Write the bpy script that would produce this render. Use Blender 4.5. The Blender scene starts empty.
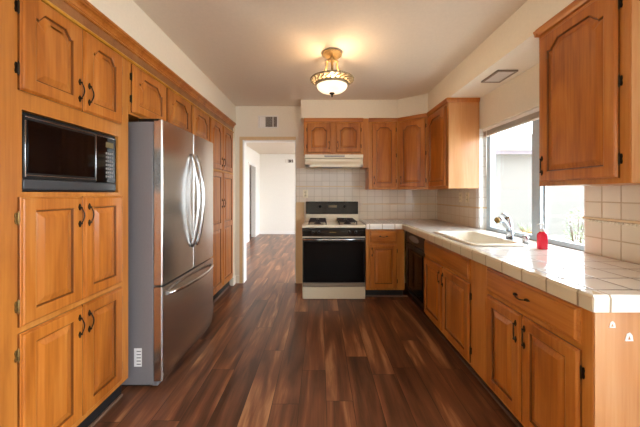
import bpy, bmesh, math, random
from mathutils import Vector, Matrix
random.seed(7)
PI = math.pi
SC = bpy.context.scene
COL = SC.collection

# ------------------------------------------------------------------ camera
cam_data = bpy.data.cameras.new('camera')
cam_data.sensor_width = 36.0
cam_data.lens = 284.4 / 640.0 * 36.0
cam_data.shift_x = -0.5 / 640.0
cam_data.shift_y = (193.5 - 213.5) / 640.0
cam_data.clip_start = 0.02
cam = bpy.data.objects.new('camera', cam_data)
COL.objects.link(cam)
cam.location = (0, 0, 1.28)
cam.rotation_euler = (PI / 2, 0, 0)
SC.camera = cam

# ------------------------------------------------------------------ world, exposure
SC.view_settings.view_transform = 'Standard'
SC.view_settings.look = 'None'
SC.view_settings.gamma = 1.0
SC.view_settings.use_curve_mapping = False
SC.view_settings.exposure = 2.08
SC.cycles.use_denoising = True
SC.cycles.max_bounces = 10
SC.cycles.diffuse_bounces = 6
SC.cycles.glossy_bounces = 5
SC.cycles.transparent_max_bounces = 12
SC.cycles.sample_clamp_indirect = 6.0
SC.cycles.caustics_reflective = False
SC.cycles.caustics_refractive = False

world = bpy.data.worlds.new('overcast_sky')
SC.world = world
world.use_nodes = True
WN = world.node_tree
_tc = WN.nodes.new('ShaderNodeTexCoord')
_sx = WN.nodes.new('ShaderNodeSeparateXYZ')
WN.links.new(_tc.outputs['Generated'], _sx.inputs[0])
_mr = WN.nodes.new('ShaderNodeMapRange')          # the sky is brighter on the window side
_mr.inputs['From Min'].default_value = -0.3
_mr.inputs['From Max'].default_value = 0.8
_mr.inputs['To Min'].default_value = 0.55
_mr.inputs['To Max'].default_value = 4.8
WN.links.new(_sx.outputs[0], _mr.inputs['Value'])
_my = WN.nodes.new('ShaderNodeMapRange')          # and duller behind the viewer
_my.inputs['From Min'].default_value = -0.6
_my.inputs['From Max'].default_value = 0.3
_my.inputs['To Min'].default_value = 0.65
_my.inputs['To Max'].default_value = 1.1
WN.links.new(_sx.outputs[1], _my.inputs['Value'])
_mm = WN.nodes.new('ShaderNodeMath')
_mm.operation = 'MULTIPLY'
WN.links.new(_mr.outputs[0], _mm.inputs[0])
WN.links.new(_my.outputs[0], _mm.inputs[1])
WN.links.new(_mm.outputs[0], WN.nodes['Background'].inputs['Strength'])
WN.nodes['Background'].inputs['Color'].default_value = (0.88, 0.94, 1.0, 1)


# ------------------------------------------------------------------ colours / node helpers
def lin(h):
    h = h.lstrip('#')
    out = []
    for i in (0, 2, 4):
        c = int(h[i:i + 2], 16) / 255.0
        out.append(c / 12.92 if c <= 0.04045 else ((c + 0.055) / 1.055) ** 2.4)
    return tuple(out) + (1.0,)


class NT:
    def __init__(s, name):
        s.m = bpy.data.materials.new(name)
        s.m.use_nodes = True
        s.t = s.m.node_tree
        s.b = s.t.nodes['Principled BSDF']

    def n(s, typ, **kw):
        nd = s.t.nodes.new(typ)
        for k, v in kw.items():
            setattr(nd, k, v)
        return nd

    def l(s, a, b):
        s.t.links.new(a, b)

    def val(s, sock, v):
        if isinstance(v, (int, float)):
            sock.default_value = v
        elif isinstance(v, tuple):
            sock.default_value = v
        else:
            s.l(v, sock)

    def math(s, op, a, b=0.0, c=None):
        nd = s.n('ShaderNodeMath', operation=op)
        s.val(nd.inputs[0], a)
        s.val(nd.inputs[1], b)
        if c is not None:
            s.val(nd.inputs[2], c)
        return nd.outputs[0]

    def mix(s, f, a, b, blend='MIX'):
        nd = s.n('ShaderNodeMix', data_type='RGBA', blend_type=blend)
        s.val(nd.inputs[0], f)
        s.val(nd.inputs[6], a)
        s.val(nd.inputs[7], b)
        return nd.outputs[2]

    def ramp(s, f, stops):
        nd = s.n('ShaderNodeValToRGB')
        e = nd.color_ramp.elements
        while len(e) < len(stops):
            e.new(0.5)
        for el, (p, c) in zip(e, stops):
            el.position = p
            el.color = c
        s.val(nd.inputs[0], f)
        return nd.outputs[0]

    def noise(s, vec, scale, detail=3.0, rough=0.5, dist=0.0):
        nd = s.n('ShaderNodeTexNoise')
        s.l(vec, nd.inputs['Vector'])
        nd.inputs['Scale'].default_value = scale
        nd.inputs['Detail'].default_value = detail
        nd.inputs['Roughness'].default_value = rough
        nd.inputs['Distortion'].default_value = dist
        return nd.outputs[0]

    def bump(s, h, strength, dist=0.002):
        nd = s.n('ShaderNodeBump')
        nd.inputs['Strength'].default_value = strength
        nd.inputs['Distance'].default_value = dist
        s.l(h, nd.inputs['Height'])
        s.l(nd.outputs[0], s.b.inputs['Normal'])

    def set(s, **kw):
        names = {'color': 'Base Color', 'rough': 'Roughness', 'metal': 'Metallic', 'spec': 'Specular IOR Level',
                 'coat': 'Coat Weight', 'coat_rough': 'Coat Roughness', 'trans': 'Transmission Weight',
                 'emit': 'Emission Color', 'emit_s': 'Emission Strength', 'ior': 'IOR', 'aniso': 'Anisotropic'}
        for k, v in kw.items():
            s.val(s.b.inputs[names[k]], v)
        return s


def simple(name, col, rough=0.5, metal=0.0, noise_amt=0.05, nscale=30.0, bump=0.0, **kw):
    t = NT(name)
    tc = t.n('ShaderNodeTexCoord')
    f = t.noise(tc.outputs['Object'], nscale, 3.0)
    c = lin(col)
    dk = tuple(v * (1 - noise_amt) for v in c[:3]) + (1,)
    lt = tuple(min(1, v * (1 + noise_amt)) for v in c[:3]) + (1,)
    t.set(color=t.ramp(f, [(0.3, dk), (0.7, lt)]), rough=rough, metal=metal, **kw)
    if bump:
        t.bump(f, bump, 0.001)
    return t.m


def wood(name, axis, dark='#8c4814', mid='#b56a26', light='#ca843e', rough=0.28):
    t = NT(name)
    tc = t.n('ShaderNodeTexCoord')
    oi = t.n('ShaderNodeObjectInfo')
    off = t.n('ShaderNodeVectorMath', operation='SCALE')
    cx = t.n('ShaderNodeCombineXYZ')
    for i in range(3):
        t.l(t.math('MULTIPLY', oi.outputs['Random'], (7.3, 3.1, 11.7)[i]), cx.inputs[i])
    ad = t.n('ShaderNodeVectorMath', operation='ADD')
    t.l(tc.outputs['Object'], ad.inputs[0])
    t.l(cx.outputs[0], ad.inputs[1])
    mp = t.n('ShaderNodeMapping')
    sc = [6.0, 6.0, 6.0]
    sc[axis] = 0.8
    mp.inputs['Scale'].default_value = sc
    t.l(ad.outputs[0], mp.inputs['Vector'])
    mp2 = t.n('ShaderNodeMapping')
    sc = [85.0, 85.0, 85.0]
    sc[axis] = 3.0
    mp2.inputs['Scale'].default_value = sc
    t.l(ad.outputs[0], mp2.inputs['Vector'])
    a = t.noise(mp.outputs[0], 1.0, 4.0, 0.55, 1.2)
    b = t.noise(mp2.outputs[0], 1.0, 2.0, 0.5, 0.3)
    f = t.math('ADD', t.math('MULTIPLY', a, 0.72), t.math('MULTIPLY', b, 0.28))
    col = t.ramp(f, [(0.30, lin(dark)), (0.50, lin(mid)), (0.72, lin(light))])
    tint = t.math('ADD', 0.92, t.math('MULTIPLY', oi.outputs['Random'], 0.14))
    hsv = t.n('ShaderNodeHueSaturation')
    t.l(col, hsv.inputs['Color'])
    t.l(tint, hsv.inputs['Value'])
    t.set(color=hsv.outputs[0], rough=rough, spec=0.45)
    t.bump(b, 0.12, 0.001)
    return t.m


def tiles(name, size, axes, col, grout, rough=0.12, origin=(0, 0), gw=0.0035, var=0.04, bumpv=0.5):
    """square glazed tiles; axes = the two world axes the grid runs along"""
    t = NT(name)
    g = t.n('ShaderNodeNewGeometry')
    sp = t.n('ShaderNodeSeparateXYZ')
    t.l(g.outputs['Position'], sp.inputs[0])
    es, ids = [], []
    for k, ax in enumerate(axes):
        u = t.math('DIVIDE', t.math('SUBTRACT', sp.outputs[ax], origin[k]), size)
        ids.append(t.math('FLOOR', u))
        fr = t.math('FRACT', u)
        es.append(t.math('MINIMUM', fr, t.math('SUBTRACT', 1.0, fr)))
    e = t.math('MINIMUM', es[0], es[1])
    h = t.n('ShaderNodeMapRange')
    h.inputs['From Min'].default_value = gw / size * 0.5
    h.inputs['From Max'].default_value = gw / size * 1.6
    t.l(e, h.inputs['Value'])
    cv = t.n('ShaderNodeCombineXYZ')
    t.l(ids[0], cv.inputs[0])
    t.l(ids[1], cv.inputs[1])
    wn = t.n('ShaderNodeTexWhiteNoise', noise_dimensions='2D')
    t.l(cv.outputs[0], wn.inputs['Vector'])
    c = lin(col)
    ca = tuple(v * (1 - var) for v in c[:3]) + (1,)
    cb = tuple(min(1, v * (1 + var)) for v in c[:3]) + (1,)
    tc = t.mix(wn.outputs['Value'], ca, cb)
    t.set(color=t.mix(h.outputs[0], lin(grout), tc),
          rough=t.math('SUBTRACT', 0.7, t.math('MULTIPLY', h.outputs[0], 0.7 - rough)), spec=0.5)
    t.bump(h.outputs[0], bumpv, 0.002)
    return t.m


def floor_material():
    t = NT('walnut_planks')
    g = t.n('ShaderNodeNewGeometry')
    sp = t.n('ShaderNodeSeparateXYZ')
    t.l(g.outputs['Position'], sp.inputs[0])
    W, L = 0.165, 1.35
    u = t.math('DIVIDE', t.math('ADD', sp.outputs[0], 10.03), W)
    row = t.math('FLOOR', u)
    w1 = t.n('ShaderNodeTexWhiteNoise', noise_dimensions='1D')
    t.l(row, w1.inputs['W'])
    v = t.math('ADD', t.math('DIVIDE', t.math('ADD', sp.outputs[1], 10.0), L), w1.outputs['Value'])
    colm = t.math('FLOOR', v)
    fu, fv = t.math('FRACT', u), t.math('FRACT', v)
    eu = t.math('MULTIPLY', t.math('MINIMUM', fu, t.math('SUBTRACT', 1.0, fu)), W)
    ev = t.math('MULTIPLY', t.math('MINIMUM', fv, t.math('SUBTRACT', 1.0, fv)), L)
    e = t.math('MINIMUM', eu, ev)
    gap = t.n('ShaderNodeMapRange')
    gap.inputs['From Min'].default_value = 0.0005
    gap.inputs['From Max'].default_value = 0.0022
    t.l(e, gap.inputs['Value'])
    cv = t.n('ShaderNodeCombineXYZ')
    t.l(row, cv.inputs[0])
    t.l(colm, cv.inputs[1])
    wn = t.n('ShaderNodeTexWhiteNoise', noise_dimensions='2D')
    t.l(cv.outputs[0], wn.inputs['Vector'])
    r = wn.outputs['Value']
    # grain, shifted plank by plank
    gv = t.n('ShaderNodeCombineXYZ')
    t.l(t.math('ADD', sp.outputs[0], t.math('MULTIPLY', r, 13.0)), gv.inputs[0])
    t.l(t.math('ADD', t.math('MULTIPLY', sp.outputs[1], 0.115), t.math('MULTIPLY', r, 31.0)), gv.inputs[1])
    big = t.noise(gv.outputs[0], 6.5, 2.5, 0.5, 1.4)
    gv2 = t.n('ShaderNodeCombineXYZ')
    t.l(t.math('MULTIPLY', t.math('ADD', sp.outputs[0], r), 60.0), gv2.inputs[0])
    t.l(t.math('MULTIPLY', t.math('ADD', sp.outputs[1], r), 4.0), gv2.inputs[1])
    fine = t.noise(gv2.outputs[0], 1.0, 4.0, 0.6, 0.8)
    f = t.math('ADD', t.math('MULTIPLY', big, 0.80), t.math('MULTIPLY', fine, 0.20))
    f = t.math('ADD', f, t.math('MULTIPLY', t.math('SUBTRACT', r, 0.5), 0.10))
    col = t.ramp(f, [(0.34, lin('#43271a')), (0.46, lin('#653f2b')), (0.545, lin('#784a32')), (0.60, lin('#8d5c3d')),
                     (0.69, lin('#b5835c'))])
    t.set(color=t.mix(gap.outputs[0], lin('#20130d'), col),
          rough=t.math('ADD', 0.24, t.math('MULTIPLY', fine, 0.14)), spec=0.45)
    hh = t.math('ADD', t.math('MULTIPLY', gap.outputs[0], 1.0), t.math('MULTIPLY', fine, 0.25))
    t.bump(hh, 0.15, 0.001)
    return t.m


def steel(name, col, rough, axis=2, spread=0.05):
    t = NT(name)
    tc = t.n('ShaderNodeTexCoord')
    mp = t.n('ShaderNodeMapping')
    sc = [900.0, 900.0, 900.0]
    sc[axis] = 2.0
    mp.inputs['Scale'].default_value = sc
    t.l(tc.outputs['Object'], mp.inputs['Vector'])
    f = t.noise(mp.outputs[0], 1.0, 2.0)
    t.set(color=lin(col), metal=1.0, rough=t.math('ADD', rough - spread / 2, t.math('MULTIPLY', f, spread)))
    return t.m


def pane_glass(name):
    t = NT(name)
    t.t.nodes.remove(t.b)
    tr = t.n('ShaderNodeBsdfTransparent')
    tr.inputs[0].default_value = (0.93, 0.95, 0.95, 1)
    gl = t.n('ShaderNodeBsdfGlossy')
    gl.inputs['Roughness'].default_value = 0.02
    lw = t.n('ShaderNodeLayerWeight')
    fr = t.math('ADD', 0.03, t.math('MULTIPLY', t.math('POWER', lw.outputs['Facing'], 5.0), 0.6))
    mx = t.n('ShaderNodeMixShader')
    t.l(fr, mx.inputs[0])
    t.l(tr.outputs[0], mx.inputs[1])
    t.l(gl.outputs[0], mx.inputs[2])
    t.l(mx.outputs[0], t.t.nodes['Material Output'].inputs['Surface'])
    return t.m


def leaf_material(name, a, b):
    return simple(name, a, 0.6, 0.0, 0.35, 14.0)


M = dict(
    wv=wood('oak_vertical_grain', 2),
    groove_edge_shade=wood('glazed_groove_and_edge_shade', 2, '#5a2d0e', '#6f3c14', '#80481c'),
    wh=wood('oak_horizontal_grain', 0),
    wy=wood('oak_long_grain', 1),
    wframe=wood('oak_frame_grain', 2, '#9e5a22', '#bc7530', '#cd8b46'),
    wend=wood('oak_end_panel_daylit', 2, '#b87c4c', '#c88e5c', '#d2a06e', 0.25),  # paler oak copy; daylight on the end faces is put into the colour
    frieze=wood('oak_frieze', 0, '#7a4824', '#98623a', '#a9744a'),
    bead=wood('golden_bead', 0, '#b06e18', '#cf8f2c', '#dda445'),
    toe=simple('black_toe_kick', '#120f0d', 0.6),
    wall=simple('cream_wall_paint', '#e8decc', 0.75, 0, 0.02, 60, 0.05),
    ceil=simple('ceiling_paint', '#e2d6c6', 0.8, 0, 0.02, 50, 0.08),
    hallw=simple('pale_hall_paint', '#ece9e2', 0.75, 0, 0.02, 60, 0.05),
    white=simple('white_trim_paint', '#eceae6', 0.45, 0, 0.02),
    olive=simple('olive_room_paint', '#8a8770', 0.8, 0, 0.04),
    tan=simple('tan_casing_paint', '#d9b98c', 0.5, 0, 0.03),
    floor=floor_material(),
    steel=steel('brushed_stainless', '#d2cdc8', 0.24),
    steelh=steel('polished_steel', '#c9cacc', 0.12, 1),
    fside=simple('grey_fridge_side', '#7c787b', 0.42, 0.1, 0.03, 90, 0.05),
    taupe=simple('taupe_trim', '#8f8273', 0.4, 0.3),
    fgrille=simple('charcoal_grille', '#3b3b3d', 0.3),
    shoe=simple('brown_shoe_moulding', '#6f5140', 0.5, 0, 0.1),
    dark=simple('black_plastic', '#121110', 0.35, spec=0.3),
    gloss=simple('black_gloss', '#0b0706', 0.06, 0, 0.02, spec=0.32),
    ovenglass=simple('dark_oven_glass', '#0c0706', 0.12, 0, 0.05, 10, spec=0.12),
    bisque=simple('bisque_enamel', '#e6dac2', 0.22, 0, 0.015),
    iron=simple('cast_iron', '#2a1f20', 0.55, 0, 0.2, 50),
    antique=simple('antique_brass_dark', '#2f241a', 0.38, 0.75, 0.3, 80),
    brass=simple('worn_brass', '#8d7446', 0.38, 0.8, 0.25, 80),
    gilt=simple('aged_gilt', '#b99a68', 0.38, 0.6, 0.25, 120, 0.2),
    patina=simple('antiqued_cream_metal', '#a39274', 0.5, 0.2, 0.35, 110, 0.3),
    chrome=simple('brushed_nickel', '#aeb2b8', 0.22, 1.0, 0.02),
    sink=simple('white_sink_enamel', '#e6dfd0', 0.12, 0, 0.01),
    glass=pane_glass('window_glass'),
    alu=simple('mill_aluminium', '#b4c2cd', 0.35, 0.15, 0.05, 60),
    blind=simple('blind_slats', '#f0ebe6', 0.45, 0, 0.03),
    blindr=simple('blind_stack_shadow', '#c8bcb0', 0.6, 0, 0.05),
    plate=simple('almond_outlet_plate', '#e2d4b4', 0.4, 0, 0.02),
    slot=simple('outlet_slot', '#3a3128', 0.6),
    ventw=simple('vent_white', '#e4ded6', 0.5, 0, 0.03),
    ventd=simple('vent_dark', '#4a3a2c', 0.8),
    red=simple('red_soap', '#ee2548', 0.12, 0, 0.05, spec=0.6),
    clear=simple('clear_plastic', '#dfe3e4', 0.2, 0, 0.03),
    label=simple('white_label_paper', '#e8e8e8', 0.6, 0, 0.02),
    ink=simple('grey_label_ink', '#6f6f74', 0.6),
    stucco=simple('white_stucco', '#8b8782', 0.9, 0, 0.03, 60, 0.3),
    fascia=simple('mauve_fascia', '#857a80', 0.7, 0, 0.03),
    concrete=simple('concrete', '#d9d5cd', 0.9, 0, 0.06, 8),
    leaf=simple('shrub_leaf', '#9fae92', 0.6, 0, 0.3, 14),
    flower=simple('pale_pink_flower', '#d9b9ae', 0.6, 0, 0.2, 14),
    terracotta=simple('terracotta', '#d58a45', 0.7, 0, 0.1, 14),
    bark=simple('bark', '#6a5440', 0.8, 0, 0.2, 30),
    grout_trim=simple('bisque_trim_tile', '#dcc09a', 0.2, 0, 0.03),
    beads=simple('white_bead_tile', '#f1e8d8', 0.2, 0, 0.03),
    lens=simple('frosted_lens', '#cfcac4', 0.4, 0, 0.03),
    led=simple('display_amber', '#6b5a34', 0.3),
    key=simple('keypad_grey', '#8b8785', 0.5),
    strap=simple('thin_cord', '#e9e6e2', 0.6),
)
M['counter_top'] = tiles('counter_tile', 0.152, (0, 1), '#e9e2d9', '#85786a', 0.10, (1.05, 1.092), 0.006, 0.02)
M['counter_edge_y'] = tiles('shaded_counter_edge_tile', 0.152, (1, 1), '#d8c6a8', '#a08a6c', 0.12, (1.092, 1.092), 0.004, 0.02)  # tan instead of white: shade on the front edge is put into the colour
M['counter_edge_x'] = tiles('counter_edge_tile_end', 0.152, (0, 0), '#ece4da', '#a89377', 0.12, (1.05, 1.05), 0.004, 0.02)
M['tile_back'] = tiles('wall_tile_back', 0.108, (0, 2), '#d9cab6', '#c0ad95', 0.14, (0.02, 0.915), 0.0035, 0.035)
M['tile_right'] = tiles('wall_tile_right', 0.108, (1, 2), '#e0d2bd', '#c0a98a', 0.12, (1.685, 0.905), 0.0035, 0.03)
M['tile_jamb'] = tiles('white_jamb_tile', 0.108, (2, 2), '#f0ede8', '#cfc8be', 0.12, (0.915, 0.915), 0.003, 0.01)


# ------------------------------------------------------------------ mesh helpers
class MB:
    def __init__(s):
        s.bm = bmesh.new()
        s.mats = []
        s.cur = 0

    def mat(s, m):
        if m not in s.mats:
            s.mats.append(m)
        s.cur = s.mats.index(m)
        return s

    def _face(s, vs, smooth=False):
        try:
            f = s.bm.faces.new(vs)
        except ValueError:
            return None
        f.material_index = s.cur
        f.smooth = smooth
        return f

    def box(s, x0, x1, y0, y1, z0, z1, bevel=0.0, seg=2):
        vs = [s.bm.verts.new((x, y, z)) for x in (x0, x1) for y in (y0, y1) for z in (z0, z1)]
        q = [(0, 1, 3, 2), (4, 6, 7, 5), (0, 4, 5, 1), (2, 3, 7, 6), (0, 2, 6, 4), (1, 5, 7, 3)]
        fs = [s._face([vs[i] for i in f]) for f in q]
        if bevel:
            es = list({e for f in fs for e in f.edges})
            r = bmesh.ops.bevel(s.bm, geom=es, offset=bevel, segments=seg, profile=0.5, affect='EDGES')
            for f in r['faces']:
                f.material_index = s.cur
                f.smooth = True
        return s

    def prism(s, pts, axis, a, b, smooth=False):
        """extrude a 2D polygon along axis; pts are in the two remaining axes in xyz order"""
        def v(p, t):
            c = list(p)
            c.insert(axis, t)
            return s.bm.verts.new(c)
        A = [v(p, a) for p in pts]
        B = [v(p, b) for p in pts]
        n = len(pts)
        for i in range(n):
            s._face([A[i], A[(i + 1) % n], B[(i + 1) % n], B[i]], smooth)
        s._face(A[::-1])
        s._face(B)
        return s

    def lathe(s, prof, c=(0, 0, 0), axis=2, seg=24, smooth=True):
        rings = []
        for (r, h) in prof:
            ring = []
            for k in range(seg):
                a = 2 * PI * k / seg
                p = [r * math.cos(a), r * math.sin(a)]
                p.insert(axis, h)
                ring.append(s.bm.verts.new((p[0] + c[0], p[1] + c[1], p[2] + c[2])))
            rings.append(ring)
        for A, B in zip(rings, rings[1:]):
            for k in range(seg):
                s._face([A[k], A[(k + 1) % seg], B[(k + 1) % seg], B[k]], smooth)
        if prof[0][0] > 1e-6:
            s._face(rings[0][::-1])
        if prof[-1][0] > 1e-6:
            s._face(rings[-1])
        return s

    def tube(s, pts, rad, seg=10, cap=True):
        pts = [Vector(p) for p in pts]
        rads = rad if isinstance(rad, (list, tuple)) else [rad] * len(pts)
        rings = []
        up = None
        for i, p in enumerate(pts):
            d = (pts[min(i + 1, len(pts) - 1)] - pts[max(i - 1, 0)]).normalized()
            if up is None:
                up = Vector((0, 0, 1)) if abs(d.z) < 0.9 else Vector((1, 0, 0))
            n1 = d.cross(up).normalized()
            n2 = n1.cross(d).normalized()
            up = n2
            rings.append([s.bm.verts.new(p + (n1 * math.cos(2 * PI * k / seg) + n2 * math.sin(2 * PI * k / seg)) * rads[i])
                          for k in range(seg)])
        for A, B in zip(rings, rings[1:]):
            for k in range(seg):
                s._face([A[k], A[(k + 1) % seg], B[(k + 1) % seg], B[k]], True)
        if cap:
            s._face(rings[0][::-1])
            s._face(rings[-1])
        return s

    def slab(s, xs, ys, keep, z0, z1):
        """solid slab made of grid cells, leaving out cells keep() refuses"""
        vt, vb = {}, {}

        def g(d, i, j, z):
            if (i, j) not in d:
                d[(i, j)] = s.bm.verts.new((xs[i], ys[j], z))
            return d[(i, j)]
        cells = {(i, j) for i in range(len(xs) - 1) for j in range(len(ys) - 1) if keep(i, j)}
        for (i, j) in cells:
            c = [(i, j), (i + 1, j), (i + 1, j + 1), (i, j + 1)]
            s._face([g(vt, *k, z1) for k in c])
            s._face([g(vb, *k, z0) for k in c][::-1])
            for (a, b, nb) in ((0, 1, (i, j - 1)), (1, 2, (i + 1, j)), (2, 3, (i, j + 1)), (3, 0, (i - 1, j))):
                if nb not in cells:
                    s._face([g(vb, *c[a], z0), g(vb, *c[b], z0), g(vt, *c[b], z1), g(vt, *c[a], z1)])
        return s

    def rings(s, loops, close_last=True):
        R = [[s.bm.verts.new(p) for p in lp] for lp in loops]
        for A, B in zip(R, R[1:]):
            n = len(A)
            for k in range(n):
                s._face([A[k], A[(k + 1) % n], B[(k + 1) % n], B[k]])
        if close_last:
            s._face(R[-1])
        return s

    def build(s, name, mat=None, parent=None, loc=(0, 0, 0), rotz=0.0):
        bmesh.ops.remove_doubles(s.bm, verts=s.bm.verts, dist=1e-6)
        bmesh.ops.recalc_face_normals(s.bm, faces=s.bm.faces)
        me = bpy.data.meshes.new(name)
        s.bm.to_mesh(me)
        s.bm.free()
        if mat is not None:
            me.materials.append(mat)
        else:
            for m in s.mats:
                me.materials.append(m)
        o = bpy.data.objects.new(name, me)
        COL.objects.link(o)
        o.location = loc
        o.rotation_euler = (0, 0, rotz)
        if parent:
            o.parent = parent
        return o


def thing(name, label, cat, loc=(0, 0, 0), rotz=0.0, group=None):
    o = bpy.data.objects.new(name, None)
    COL.objects.link(o)
    o.empty_display_size = 0.1
    o.location = loc
    o.rotation_euler = (0, 0, rotz)
    return tag(o, label, cat, group)


def tag(o, label, cat, group=None):
    o['label'] = label
    o['category'] = cat
    if group:
        o['group'] = group
    return o


def struct(o):
    o['kind'] = 'structure'
    return o


def sbox(name, *b, m, parent=None):
    o = MB().box(*b).build(name, m, parent)
    if parent is None:
        struct(o)
    return o


# ------------------------------------------------------------------ room shell
H = 2.53
XL, XR, YB = -1.214, 1.677, 4.07
WY0, WY1, WZ1 = 1.79, 3.0, 1.955       # kitchen window opening
sbox('floor', -3.4, 2.45, -3.2, 9.15, -0.1, 0.0, m=M['floor'])
sbox('ceiling', -3.4, 2.45, -3.2, 9.15, H, H + 0.12, m=M['ceil'])

# left: soffit wall above the built-in cabinets, wall behind, wall before them, stub at the far end
w = MB()
w.box(-1.95, XL, 1.075, YB, 2.247, H)
w.box(-1.95, -1.84, 1.075, YB, 0, 2.247)
w.box(-1.95, XL, -3.1, 1.06, 0, H)
w.box(-1.84, XL - 0.006, 3.945, YB, 0, 2.247)
struct(w.build('wall_left', M['wall']))

# back wall with the doorway to the hall
DX0, DX1, DZ = -1.112, -0.352, 2.045
w = MB()
w.box(-1.95, DX0, YB, YB + 0.12, 0, H)
w.box(DX1, 2.45, YB, YB + 0.12, 0, H)
w.box(DX0, DX1, YB, YB + 0.12, DZ, H)
wall_back = struct(w.build('wall_back', M['wall']))

# right wall with the window opening
w = MB()
w.box(XR, 1.84, -3.1, -2.7, 0, H)
w.box(XR, 1.84, -2.7, 0.55, 2.2, H)
w.box(XR, 1.84, 0.55, WY0, 0, H)
w.box(XR, 1.84, WY1, YB, 0, H)
w.box(XR, 1.84, WY0, WY1, WZ1, H)
w.box(XR, 1.84, WY0, WY1, 0, 0.86)
wall_right = struct(w.build('wall_right', M['wall']))

# rear wall, and the glazed patio door in the right wall beside / behind the camera
w = MB()
w.box(-1.95, -1.1, -3.2, -3.08, 0, H)
w.box(1.3, 1.84, -3.2, -3.08, 0, H)
w.box(-1.1, 1.3, -3.2, -3.08, 2.3, H)
w.box(-1.1, 1.3, -3.2, -3.08, 0, 1.15)
struct(w.build('wall_rear', M['wall']))
rw = struct(MB().box(-1.1, -1.05, -3.17, -3.11, 1.15, 2.3).box(1.25, 1.3, -3.17, -3.11, 1.15, 2.3).box(-1.05, 1.25, -3.17, -3.11, 1.15, 1.2)
            .box(-1.05, 1.25, -3.17, -3.11, 2.25, 2.3).box(0.07, 0.13, -3.17, -3.11, 1.2, 2.25).build('rear_fill_window', M['alu']))  # unseen rear window, added to bring more daylight into the room
MB().box(-1.05, 1.25, -3.145, -3.140, 1.2, 2.25).build('glass', M['glass'], rw)
pd = struct(MB().box(1.74, 1.82, -2.7, -2.65, 0, 2.2).box(1.74, 1.82, 0.50, 0.55, 0, 2.2)
            .box(1.74, 1.82, -2.65, 0.50, 2.14, 2.2).box(1.74, 1.82, -2.65, 0.50, 0, 0.05)
            .box(1.75, 1.81, -1.115, -1.035, 0.05, 2.14).build('door_1', M['alu']))
MB().box(1.775, 1.780, -2.65, -1.115, 0.05, 2.14).build('glass', M['glass'], pd)
MB().box(1.775, 1.780, -1.035, 0.50, 0.05, 2.14).build('glass', M['glass'], pd)

# soffit round the back and right side
SX, SY, SZ = 1.34, 3.79, 2.282
w = MB()
w.prism([(-0.262, SY), (1.026, SY), (SX, 3.545), (SX, -3.08), (XR, -3.08), (XR, YB), (-0.262, YB)], 2, SZ, H)
struct(w.build('wall_soffit', M['wall']))

# room beyond the doorway
w = MB()
w.box(-2.05, -1.93, YB, 7.66, 0, H)
w.box(-2.05, -1.93, 7.66, 8.38, 2.06, H)
w.box(-2.05, -1.93, 8.38, 9.11, 0, H)
hl = struct(w.build('wall_hall_left', M['hallw']))
MB().box(-1.93, -1.912, 8.38, 8.46, 0, 2.13).box(-1.93, -1.912, 7.58, 7.66, 0, 2.13).box(-1.93, -1.912, 7.66, 8.38, 2.06, 2.13).build('door_casing', M['white'], hl)
sbox('wall_hall_end', -3.4, 2.45, 8.99, 9.11, 0, H, m=M['hallw'])
w = MB()
w.box(2.33, 2.45, YB + .12, 4.6, 0, H)
w.box(2.33, 2.45, 7.9, 8.99, 0, H)
w.box(2.33, 2.45, 4.6, 7.9, 2.45, H)
w.box(2.33, 2.45, 4.6, 7.9, 0, 0.05)
struct(w.build('wall_hall_right', M['hallw']))
w = MB()
w.box(-3.4, -3.3, 6.9, 8.99, 0, H)
w.box(-3.3, -2.05, 6.8, 6.9, 0, H)
struct(w.build('wall_side_room', M['olive']))
struct(MB().box(-1.925, 2.32, 8.975, 8.99, 0, 0.09).box(-1.93, -1.915, YB + .12, 7.58, 0, 0.09).build('baseboard_hall', M['white']))

# doorway trim
t = MB().mat(M['tan'])
t.box(DX0 - 0.045, DX0, YB - 0.014, YB, 0, DZ + 0.045)
t.box(DX0, DX1, YB - 0.014, YB, DZ, DZ + 0.045)
t.mat(M['white'])
t.box(DX0 - 0.001, DX0 + 0.016, YB - 0.012, YB + 0.135, 0, DZ)
t.box(DX1 - 0.012, DX1 + 0.001, YB - 0.002, YB + 0.135, 0, DZ)
t.box(DX0 + .016, DX1 - .012, YB - 0.005, YB + 0.135, DZ - 0.012, DZ + 0.001)
struct(t.build('trim_1'))
# painted wainscot end beside the range
sbox('trim_2', DX1 + 0.002, -0.235, YB - 0.02, YB, 0, 1.155, m=M['tan'])
# baseboard at the far left corner
b = MB()
b.box(-1.30, DX0 - 0.045, YB - 0.014, YB, 0, 0.11, 0.003)
b.box(XL - .006, XL + 0.008, 3.945, YB - 0.014, 0, 0.11, 0.003)
struct(b.build('baseboard_left', M['wall']))

# backsplash tile, part of the walls they are set on
b = MB().mat(M['tile_back'])
b.box(DX1 + 0.002, -0.20, YB - 0.010, YB, 1.155, 1.645)
b.box(-0.20, XR, YB - 0.010, YB, 0.90, 1.80)
b.mat(M['grout_trim'])
b.box(DX1 + 0.002, 0.60, YB - 0.019, YB - 0.008, 1.374, 1.388, 0.003)
b.box(0.60, XR, YB - 0.019, YB - 0.008, 1.122, 1.138, 0.003)
b.build('tile_backsplash', None, wall_back)
b = MB().mat(M['tile_right'])
b.box(XR - 0.010, XR, 0.60, WY0, 0.90, 1.331)
b.box(XR - 0.010, XR, WY1, YB - 0.010, 0.90, 1.331)
b.mat(M['grout_trim'])
b.box(XR - 0.020, XR - 0.008, 0.60, WY0 + 0.01, 1.122, 1.136, 0.003)
b.box(XR - 0.020, XR - 0.008, WY1 - 0.01, YB - 0.010, 1.122, 1.136, 0.003)
b.mat(M['beads'])
y = 0.62
while y < WY0 - .02:
    b.lathe([(0.0, -0.006), (0.0055, -0.003), (0.0055, 0.003), (0.0, 0.006)], (XR - 0.013, y, 1.113), 0, 8)
    y += 0.022
b.mat(M['tile_jamb'])
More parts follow.
